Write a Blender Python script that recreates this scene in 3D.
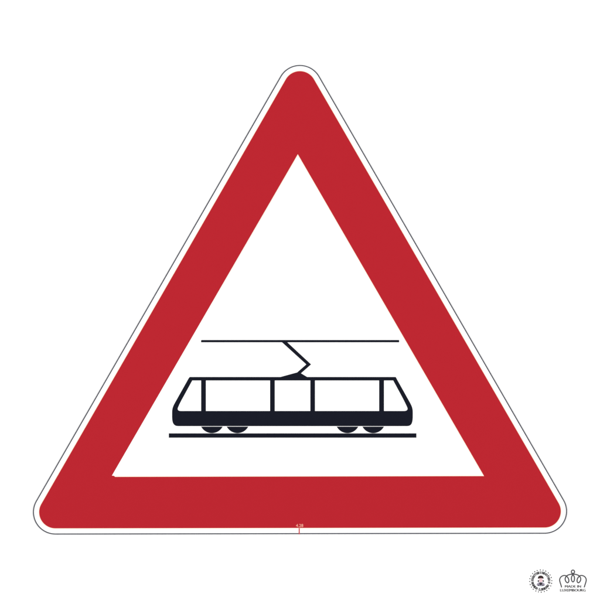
import bpy, bmesh, math
from mathutils import Vector
from mathutils.geometry import tessellate_polygon

sc = bpy.context.scene
for o in list(bpy.data.objects):
    bpy.data.objects.remove(o)
C = sc.collection

# ------------------------------------------------------------------ camera
S = 0.9 / 534.0            # metres for one unit of the drawing (sign is 0.9 m wide)
ZC = 1.5                   # height of the picture centre above the floor
CAM_D = 5.0
FACE = 0.003               # depth of the sign's printed face in front of the wall
cam = bpy.data.objects.new('camera', bpy.data.cameras.new('camera'))
C.objects.link(cam)
cam.location = (0, -CAM_D - FACE, ZC)
cam.rotation_euler = (math.radians(90), 0, 0)
cam.data.sensor_width = 36
cam.data.lens = 36 * CAM_D / (600 * S)
cam.data.clip_end = 60
sc.camera = cam

# ------------------------------------------------------------------ light: even studio light
w = bpy.data.worlds.new('World')
sc.world = w
w.use_nodes = True
bg = w.node_tree.nodes['Background']
bg.inputs[0].default_value = (1, 1, 1, 1)
bg.inputs[1].default_value = 0.58


def softbox(x, z, power):
    l = bpy.data.lights.new('softbox', 'AREA')
    l.shape = 'RECTANGLE'
    l.size, l.size_y = 1.4, 2.0
    l.energy = power
    l.color = (1, 0.995, 0.985)
    o = bpy.data.objects.new('softbox', l)
    C.objects.link(o)
    o.location = (x, -4.2, ZC + z)
    o.rotation_euler = (Vector((0, 0, ZC)) - o.location).to_track_quat('-Z', 'Y').to_euler()


softbox(-1.6, 0.1, 85)
softbox(1.6, 0.1, 85)

vs = sc.view_settings
vs.view_transform = 'Standard'
vs.look = 'None'
vs.exposure = 0
vs.gamma = 1
vs.use_curve_mapping = False


# ------------------------------------------------------------------ materials
def srgb(c):
    return tuple(((v / 255 + 0.055) / 1.055) ** 2.4 if v > 10 else v / 255 / 12.92 for v in c)


def mat(name, col, rough=0.5, spec=0.3, metal=0.0, var=0.0, vscale=40, bump=0.0, bscale=400):
    m = bpy.data.materials.new(name)
    m.use_nodes = True
    nt = m.node_tree
    b = nt.nodes['Principled BSDF']
    b.inputs['Roughness'].default_value = rough
    b.inputs['Specular IOR Level'].default_value = spec
    b.inputs['Metallic'].default_value = metal
    tc = nt.nodes.new('ShaderNodeTexCoord')
    if var:
        n = nt.nodes.new('ShaderNodeTexNoise')
        n.inputs['Scale'].default_value = vscale
        n.inputs['Detail'].default_value = 5
        nt.links.new(tc.outputs['Object'], n.inputs['Vector'])
        r = nt.nodes.new('ShaderNodeValToRGB')
        r.color_ramp.elements[0].position = 0.3
        r.color_ramp.elements[1].position = 0.7
        r.color_ramp.elements[0].color = tuple(v * (1 - var) for v in col) + (1,)
        r.color_ramp.elements[1].color = tuple(min(v * (1 + var), 1) for v in col) + (1,)
        nt.links.new(n.outputs['Fac'], r.inputs['Fac'])
        nt.links.new(r.outputs['Color'], b.inputs['Base Color'])
    else:
        b.inputs['Base Color'].default_value = tuple(col) + (1,)
    if bump:
        n2 = nt.nodes.new('ShaderNodeTexNoise')
        n2.inputs['Scale'].default_value = bscale
        n2.inputs['Detail'].default_value = 3
        nt.links.new(tc.outputs['Object'], n2.inputs['Vector'])
        bp = nt.nodes.new('ShaderNodeBump')
        bp.inputs['Strength'].default_value = bump
        bp.inputs['Distance'].default_value = 0.0005
        nt.links.new(n2.outputs['Fac'], bp.inputs['Height'])
        nt.links.new(bp.outputs['Normal'], b.inputs['Normal'])
    return m


M_WALL = mat('white_wall_paint', (0.88, 0.88, 0.88), 0.8, 0.2, var=0.006, vscale=6, bump=0.1)
M_WHITE = mat('white_film', (0.87, 0.87, 0.87), 0.5, 0.2, var=0.006, vscale=20, bump=0.05)
M_RED = mat('red_film', (0.384, 0.0122, 0.0205), 0.5, 0.03, var=0.005, vscale=25, bump=0.05)
M_BLACK = mat('black_film', (0.0048, 0.0060, 0.0132), 0.5, 0.03, var=0.03, vscale=60, bump=0.05)
M_TRIM = mat('dark_edge_trim', (0.030, 0.034, 0.052), 0.5, 0.2, var=0.05, vscale=30)
M_ALU = mat('bare_aluminium', (0.62, 0.63, 0.64), 0.4, 0.5, metal=1.0, var=0.04, vscale=80)
M_CREAM = mat('cream_fringe_tint', (0.86, 0.71, 0.60), 0.5, 0.1)  # tint of the added compression fringe beside the red, not a print
M_CODE = mat('pale_code_print', (0.78, 0.38, 0.29), 0.6, 0.2)
M_TICK = mat('crimson_tick_print', (0.46, 0.05, 0.06), 0.6, 0.2)
M_INK = mat('grey_ink', (0.045, 0.045, 0.052), 0.6, 0.2, var=0.05, vscale=300)
M_INKD = mat('black_ink', (0.018, 0.017, 0.022), 0.6, 0.2, var=0.05, vscale=300)
M_HAIR = mat('dark_brown_ink', (0.020, 0.006, 0.006), 0.6, 0.2)
M_SKIN = mat('pink_ink', (0.66, 0.44, 0.48), 0.6, 0.2)
M_COAT = mat('lilac_grey_ink', (0.28, 0.25, 0.33), 0.6, 0.2)
M_PALE = mat('pale_blue_ink', (0.70, 0.77, 0.80), 0.6, 0.2)


# ------------------------------------------------------------------ geometry helpers
def P(x, y, d):
    """drawing units (x right, y down) and depth d in front of the wall -> metres"""
    return Vector(((x - 300) * S, -d, ZC + (300 - y) * S))


def area(l):
    return 0.5 * sum(l[i][0] * l[(i + 1) % len(l)][1] - l[(i + 1) % len(l)][0] * l[i][1] for i in range(len(l)))


def slab_into(bm, loops, d0, d1):
    """solid sheet from d0 to d1 bounded by loops[0] with holes loops[1:]"""
    loops = [list(l) if (area(l) > 0) == (i == 0) else list(l)[::-1] for i, l in enumerate(loops)]
    flat = [p for l in loops for p in l]
    tris = tessellate_polygon([[Vector((p[0], p[1], 0)) for p in l] for l in loops])
    f = [bm.verts.new(P(p[0], p[1], d1)) for p in flat]
    b = [bm.verts.new(P(p[0], p[1], d0)) for p in flat]
    for t in tris:
        try:
            bm.faces.new([f[i] for i in t])
            bm.faces.new([b[i] for i in reversed(t)])
        except ValueError:
            pass
    k = 0
    for l in loops:
        n = len(l)
        for i in range(n):
            a, c = k + i, k + (i + 1) % n
            bm.faces.new([f[a], f[c], b[c], b[a]])
        k += n


def link(name, bm, material, parent=None):
    bmesh.ops.recalc_face_normals(bm, faces=bm.faces)
    me = bpy.data.meshes.new(name)
    bm.to_mesh(me)
    bm.free()
    me.materials.append(material)
    o = bpy.data.objects.new(name, me)
    C.objects.link(o)
    if parent:
        o.parent = parent
        # parents sit at identity rotation and scale: offset only
        base = parent.location.copy()
        q = parent.parent
        while q:
            base += q.location
            q = q.parent
        me.transform(__import__('mathutils').Matrix.Translation(-base))
    return o


def film(name, loops, d0, d1, material, parent=None):
    bm = bmesh.new()
    slab_into(bm, loops, d0, d1)
    return link(name, bm, material, parent)


def empty(name, x, y, label, cat, group=None):
    o = bpy.data.objects.new(name, None)
    C.objects.link(o)
    o.location = P(x, y, 0)
    o.empty_display_size = 0.05
    o['label'] = label
    o['category'] = cat
    if group:
        o['group'] = group
    return o


def rect(x0, y0, x1, y1):
    return [(x0, y0), (x1, y0), (x1, y1), (x0, y1)]


def bez(p0, p1, p2, p3, n=8):
    out = []
    for i in range(n + 1):
        t = i / n
        a, b, c, d = (1 - t) ** 3, 3 * t * (1 - t) ** 2, 3 * t * t * (1 - t), t ** 3
        out.append((a * p0[0] + b * p1[0] + c * p2[0] + d * p3[0], a * p0[1] + b * p1[1] + c * p2[1] + d * p3[1]))
    return out


def round_tri(cs, r, n=32):
    """rounded triangle round the three corner centres top, right, left (drawing units, y down)"""
    out = []
    k = len(cs)
    for i in range(k):
        p, c, q = Vector(cs[i - 1]), Vector(cs[i]), Vector(cs[(i + 1) % k])
        e0, e1 = (c - p).normalized(), (q - c).normalized()
        a0 = math.atan2(-e0.x, e0.y)
        a1 = math.atan2(-e1.x, e1.y)
        while a1 < a0:
            a1 += 2 * math.pi
        for j in range(n + 1):
            a = a0 + (a1 - a0) * j / n
            out.append((c.x + r * math.cos(a), c.y + r * math.sin(a)))
    return out


TOP, RIGHT, LEFT = (299.9, 87.4), (544.6, 511.3), (55.4, 512.1)
CORN = [TOP, RIGHT, LEFT]      # clockwise as seen


def stroke_into(bm, pts, wd, d0, d1, closed=False):
    """ribbon of width wd along a smooth polyline"""
    n = len(pts)
    L, R = [], []
    for i in range(n):
        if closed:
            a, b = pts[i - 1], pts[(i + 1) % n]
        else:
            a, b = pts[max(i - 1, 0)], pts[min(i + 1, n - 1)]
        t = (Vector(b) - Vector(a)).normalized()
        nv = Vector((-t.y, t.x)) * wd / 2
        c = Vector(pts[i])
        L.append(tuple(c + nv))
        R.append(tuple(c - nv))
    if closed:
        lo = [L, R] if abs(area(L)) > abs(area(R)) else [R, L]
        slab_into(bm, lo, d0, d1)
    else:
        slab_into(bm, [L + R[::-1]], d0, d1)


def text_part(name, body, x0, x1, y0, y1, d0, d1, material, parent, fat=0.0):
    """lettering stretched into the box x0..x1, y0..y1 (drawing units)"""
    cu = bpy.data.curves.new(name, 'FONT')
    cu.body = body
    cu.size = 1
    cu.extrude = 0.05
    cu.resolution_u = 3
    t = bpy.data.objects.new('tmp_text', cu)
    C.objects.link(t)
    bpy.context.view_layer.update()
    me = bpy.data.meshes.new_from_object(t.evaluated_get(bpy.context.evaluated_depsgraph_get()))
    bpy.data.objects.remove(t)
    bm = bmesh.new()
    bm.from_mesh(me)
    xs = [v.co.x for v in bm.verts]
    ys = [v.co.y for v in bm.verts]
    ax, bx, ay, by = min(xs), max(xs), min(ys), max(ys)
    second = []
    if fat:
        g = bmesh.ops.duplicate(bm, geom=bm.verts[:] + bm.edges[:] + bm.faces[:])['geom']
        second = [e for e in g if isinstance(e, bmesh.types.BMVert)]
    sec = set(second)
    for v in bm.verts:
        x = x0 + (v.co.x - ax) / (bx - ax) * (x1 - x0)
        y = y1 - (v.co.y - ay) / (by - ay) * (y1 - y0)
        if fat:      # bold: the same strokes once more, a touch to the side
            x += fat if v in sec else -fat
        v.co = P(x, y, (d1 + (0.00005 if v in sec else 0)) if v.co.z > 0 else d0)
    return link(name, bm, material, parent)


# ------------------------------------------------------------------ setting: plain white wall
bm = bmesh.new()
bmesh.ops.create_cube(bm, size=1.0)
for v in bm.verts:
    v.co = Vector((v.co.x * 8.0, 0.05 + v.co.y * 0.1, 2.0 + v.co.z * 4.0))
wall = link('wall', bm, M_WALL)
wall['kind'] = 'structure'

# ------------------------------------------------------------------ the road sign
sign = empty('road_sign', 299.7, 534, 'large triangular warning sign with red border and black tram symbol', 'road sign')
D0, D1, D2, D3, D4 = 0.0003, 0.0024, 0.0027, 0.0030, 0.0032   # sheet levels in front of the wall

film('plate', [round_tri(CORN, 21.38)], D0, D1, M_ALU, sign)
film('white_face', [round_tri(CORN, 21.38)], D1, D2, M_WHITE, sign)
film('edge_trim', [round_tri(CORN, 22.40), round_tri(CORN, 21.42)], D0, D3, M_TRIM, sign)

# red border: rounded outside, sharp inner triangle with the small nick in its lower left corner
inner = [(297.8, 154.2), (484.1, 476.1), (300, 476.5), (115.0, 476.9), (114.2, 475.9), (111.9, 475.6)]


def grow_tri(t, d):
    """inner triangle pulled in by d towards its middle"""
    c = Vector((sum(p[0] for p in t) / 3, sum(p[1] for p in t) / 3))
    r = 107.0
    return [tuple(c + (Vector(p) - c) * (1 - d / r)) for p in t]


core = [inner[0], inner[1], (112.2, 476.7)]
film('cream_fringe', [round_tri(CORN, 17.05), round_tri(CORN, 15.6)], D2, D3 - 0.0001, M_CREAM, sign)  # added cream edge imitating compression colour bleed, no part of the sign
film('cream_fringe', [[inner[0], inner[1], (300, 476.5), (112.6, 476.85)], grow_tri(core, 0.75)], D2, D3 - 0.0001, M_CREAM, sign)
film('red_border', [round_tri(CORN, 16.25), inner], D2, D3, M_RED, sign)

# overhead wire and rail
film('overhead_wire', [[(201.5, 340.0), (398.9, 340.0), (399.2, 340.6), (399.2, 341.9), (398.9, 342.3), (201.2, 342.3), (201.0, 341.8), (201.1, 340.6)]], D2, D3, M_BLACK, sign)
film('rail', [rect(168.8, 433.35, 416.4, 437.7)], D2, D3, M_BLACK, sign)

# tram silhouette
body = [(189.7, 377.0), (395.2, 377.0)]
body += bez((395.4, 377.0), (396.2, 377.2), (396.2, 378.0), (397.0, 379.4), 4)
body += [(410.2, 403.0)]
body += bez((410.2, 403.0), (412.0, 406.4), (412.8, 408.5), (412.8, 412.4))
body += bez((412.8, 416.5), (412.7, 423.2), (411.5, 426.1), (407.0, 426.1))
body += bez((178.0, 426.1), (173.4, 426.1), (172.1, 422.5), (172.1, 417.0))
body += bez((172.1, 412.4), (172.1, 408.6), (173.0, 406.3), (174.8, 403.0))
body += [(188.6, 378.4)]


def dedupe(l):
    out = []
    for p in l:
        if not out or (Vector(p) - Vector(out[-1])).length > 0.01:
            out.append(p)
    return out


body = dedupe(body)
win_l = dedupe([(192.3, 380.5), (201.1, 380.5), (201.1, 411.0)] + bez((181.2, 411.0), (178.6, 411.0), (177.0, 410.0), (178.0, 407.6))
               + bez((178.0, 407.6), (179.4, 404.2), (181.0, 401.0), (183.4, 396.8), 4))
win_r = dedupe([(384.0, 380.5), (393.2, 380.5)] + bez((402.0, 396.8), (404.2, 401.0), (405.9, 404.4), (407.3, 407.6), 4)
               + bez((407.3, 407.6), (408.2, 410.0), (406.4, 411.0), (403.6, 411.0)) + [(384.0, 411.0)])
wins = [win_l, rect(205.9, 380.5, 270.05, 411.0), rect(274.8, 380.5, 310.3, 411.0),
        rect(315.0, 380.5, 379.1, 411.0), win_r]
tram = film('tram_symbol', [body] + wins, D2, D3, M_BLACK, sign)
tram['label'] = 'black tram silhouette seen from the side with white windows'
for wl in wins:
    cx = sum(p[0] for p in wl) / len(wl)
    cy = sum(p[1] for p in wl) / len(wl)
    film('window', [wl], D2 + 0.00002, D3 - 0.00005, M_WHITE, tram)
for cx in (211.9, 237.5, 347.5, 373.2):
    h, sg = 10.8, 6.55
    r = (h * h + sg * sg) / (2 * sg)
    cy = 433.15 - r
    a = math.asin(h / r)
    seg = [(cx + r * math.sin(-a + 2 * a * i / 24), cy + r * math.cos(-a + 2 * a * i / 24)) for i in range(25)]
    film('wheel', [seg], D2, D3, M_BLACK, tram)
film('pantograph', [[(280.4, 377.0), (297.2, 372.4), (306.3, 364.4), (280.8, 341.2), (286.1, 341.2),
                     (311.1, 364.4), (301.0, 373.3), (307.2, 377.0), (306.0, 378.5), (281.6, 378.5)]], D2, D3 + 0.00003, M_BLACK, tram)

# small print at the foot of the sign
text_part('code_lettering', '4.28', 296.0, 303.2, 524.0, 527.0, D3, D4, M_CODE, sign, 0.0)
film('tick_mark', [rect(298.7, 528.2, 299.8, 534.3)], D2, D4, M_TICK, sign)

# ------------------------------------------------------------------ two small emblems printed on the wall
E0, E1 = -0.0002, 0.0003
seal = empty('seal_emblem', 540.9, 592.4, 'small round printed seal with a dark-haired bust inside a ring of lettering', 'emblem')
SX, SY = 540.9, 581.2


def polar(r, a):
    return (SX + r * math.cos(math.radians(a)), SY - r * math.sin(math.radians(a)))


def tile(r, a, wd, ht, skew=0.0):
    """a small letter-like mark standing on a circle"""
    c = Vector(polar(r, a))
    u = Vector((math.sin(math.radians(a)), math.cos(math.radians(a))))
    v = Vector((math.cos(math.radians(a)), -math.sin(math.radians(a))))
    return [tuple(c + u * (sx * wd / 2 + skew * sy) + v * (sy * ht / 2)) for sx, sy in ((-1, -1), (1, -1), (1, 1), (-1, 1))]


bm = bmesh.new()
for i in range(24):
    a = 93 - i * 15
    wv = (1.25, 1.0, 1.4, 0.9, 1.1)[i % 5]
    slab_into(bm, [tile(11.1, a, wv, 0.6, 0.1 * ((i % 3) - 1))], E0, E1)
    slab_into(bm, [tile(11.1, a + (i % 3 - 1) * 1.6, 0.6, 1.25)], E0, E1 + 0.00006)
link('outer_lettering', bm, M_INKD, seal)


def letters(bm, angles, glyphs, r, up):
    for a, g in zip(angles, glyphs):
        k = 1 if up else -1
        for (du, dv, wd, ht) in g:
            slab_into(bm, [tile(r + k * dv * 1.15, a - k * math.degrees(du * 1.4 / r), wd * 1.75, ht * 1.4)], E0, E1 + 0.00004 * (ht > 1) + 0.00002 * (du > 0))


V, H = (0, 0, 0.45, 2.0), (0, 0, 1.2, 0.4)
G_L = [(-0.4, 0, 0.5, 2.0), (0.1, -0.8, 1.2, 0.45)]
G_H = [(-0.4, 0, 0.42, 1.9), (0.4, 0, 0.42, 1.9), (0, 0, 1.0, 0.4)]
G_I = [(0, 0, 0.5, 1.9)]
G_E = [(-0.4, 0, 0.45, 1.9), (0.1, 0.75, 1.1, 0.38), (0.1, 0, 1.0, 0.38), (0.1, -0.75, 1.1, 0.38)]
G_T = [(0, 0, 0.45, 1.9), (0, 0.75, 1.3, 0.4)]
G_O = [(-0.42, 0, 0.42, 1.7), (0.42, 0, 0.42, 1.7), (0, 0.75, 1.0, 0.4), (0, -0.75, 1.0, 0.4)]
bm = bmesh.new()
letters(bm, [172 - i * 13.7 for i in range(13)], [G_E, G_O, G_H, G_T, G_O, G_E, G_I, G_H, G_E, G_O, G_T, G_H, G_O], 8.45, True)
link('top_lettering', bm, M_INKD, seal)
bm = bmesh.new()
letters(bm, [190, 203, 216, 229, 241], [G_H, G_O, G_H, G_E, G_H], 8.45, False)
letters(bm, [263, 276, 289, 302, 315, 328, 350], [G_L, G_O, G_H, G_E, G_H, G_O, G_O], 8.45, False)
link('bottom_lettering', bm, M_INKD, seal)

film('coat', [[(536.7, 585.6), (537.0, 583.9), (538.6, 582.6), (540.9, 582.2), (543.2, 582.6), (544.8, 583.9), (545.1, 585.6), (543.0, 586.2), (538.8, 586.2)]],
     E0, E1, M_COAT, seal)
film('pale_band', [[(538.2, 586.25), (543.6, 586.25), (542.6, 587.6), (539.2, 587.6)]], E0, E1, M_PALE, seal)
face = film('face', [[(540.9 + 1.8 * math.cos(i * math.pi / 10), 580.3 + 2.0 * math.sin(i * math.pi / 10)) for i in range(20)]],
            E0, E1 + 0.0001, M_SKIN, seal)
hair = [(538.2, 579.0)] + bez((538.0, 578.2), (538.0, 574.9), (543.7, 574.9), (543.7, 578.2), 10) + \
       [(543.5, 579.0)] + bez((542.6, 578.6), (541.6, 578.3), (540.2, 578.3), (539.2, 578.6), 4)
film('hair', [hair], E0, E1 + 0.0002, M_HAIR, seal)
for ex in (538.5, 543.4):
    film('ear_curl', [[(ex + 0.75 * math.cos(i * math.pi / 5), 581.2 + 1.0 * math.sin(i * math.pi / 5)) for i in range(10)]],
         E0, E1 + 0.0002, M_INK, seal)
film('necktie', [[(539.6, 582.8), (542.2, 582.8), (542.4, 584.2), (540.9, 585.8), (539.4, 584.2)]], E0, E1 + 0.0002, M_INKD, seal)
for k in (-1, 1):
    film('lapel', [[(540.9 + k * 1.3, 585.0), (540.9 + k * 2.6, 584.7), (540.9 + k * 3.3, 585.8), (540.9 + k * 1.6, 586.1)]],
         E0, E1 + 0.0001, M_INK, seal)

crown = empty('crown_emblem', 573.1, 592, 'small grey line-drawn crown emblem above lettering reading MADE IN LUXEMBOURG', 'emblem')
KX = 573.1
SW = 1.15


def mir(pts):
    return [(2 * KX - x, y) for x, y in pts]


# left shoulder of the crown, one side then its mirror image
side = bez((561.8, 587.6), (561.2, 585.0), (560.2, 583.0), (559.8, 580.6), 10)[:-1] + \
       bez((559.8, 580.6), (559.6, 577.6), (562.2, 575.4), (565.2, 575.6), 10)
side = side + [(566.0, 575.9), (566.6, 576.6)]
loop = bez((566.6, 576.4), (564.2, 578.4), (565.4, 582.0), (567.6, 583.0), 10)[:-1] + \
       bez((567.6, 583.0), (569.8, 582.6), (569.4, 578.2), (566.6, 576.4), 10)[:-1]
for f_ in (lambda p: p, mir):
    bm = bmesh.new()
    stroke_into(bm, f_(side), SW, E0, E1)
    link('crown_side', bm, M_INK, crown)
    bm = bmesh.new()
    stroke_into(bm, f_(loop), SW, E0, E1 + 0.0001, closed=True)
    link('crown_loop', bm, M_INK, crown)
bm = bmesh.new()
stroke_into(bm, [(KX + 1.55 * math.cos(i * math.pi / 16), 578.7 + 3.35 * math.sin(i * math.pi / 16)) for i in range(32)], SW, E0, E1 + 0.0001, closed=True)
link('crown_loop', bm, M_INK, crown)
bm = bmesh.new()
stroke_into(bm, bez((566.2, 576.7), (568.6, 573.5), (577.6, 573.5), (580.0, 576.7), 20), SW, E0, E1 + 0.0002)
link('crown_arch', bm, M_INK, crown)
bm = bmesh.new()
stroke_into(bm, [(KX + 1.6 * math.cos(i * math.pi / 14), 571.9 + 1.7 * math.sin(i * math.pi / 14)) for i in range(28)], SW, E0, E1, closed=True)
link('crown_ball', bm, M_INK, crown)
text_part('lettering', 'MADE IN', 565.1, 581.1, 585.35, 587.75, E0, E1, M_INKD, crown, 0.16)
text_part('lettering', 'LUXEMBOURG', 560.3, 585.7, 589.1, 591.7, E0, E1, M_INKD, crown, 0.16)
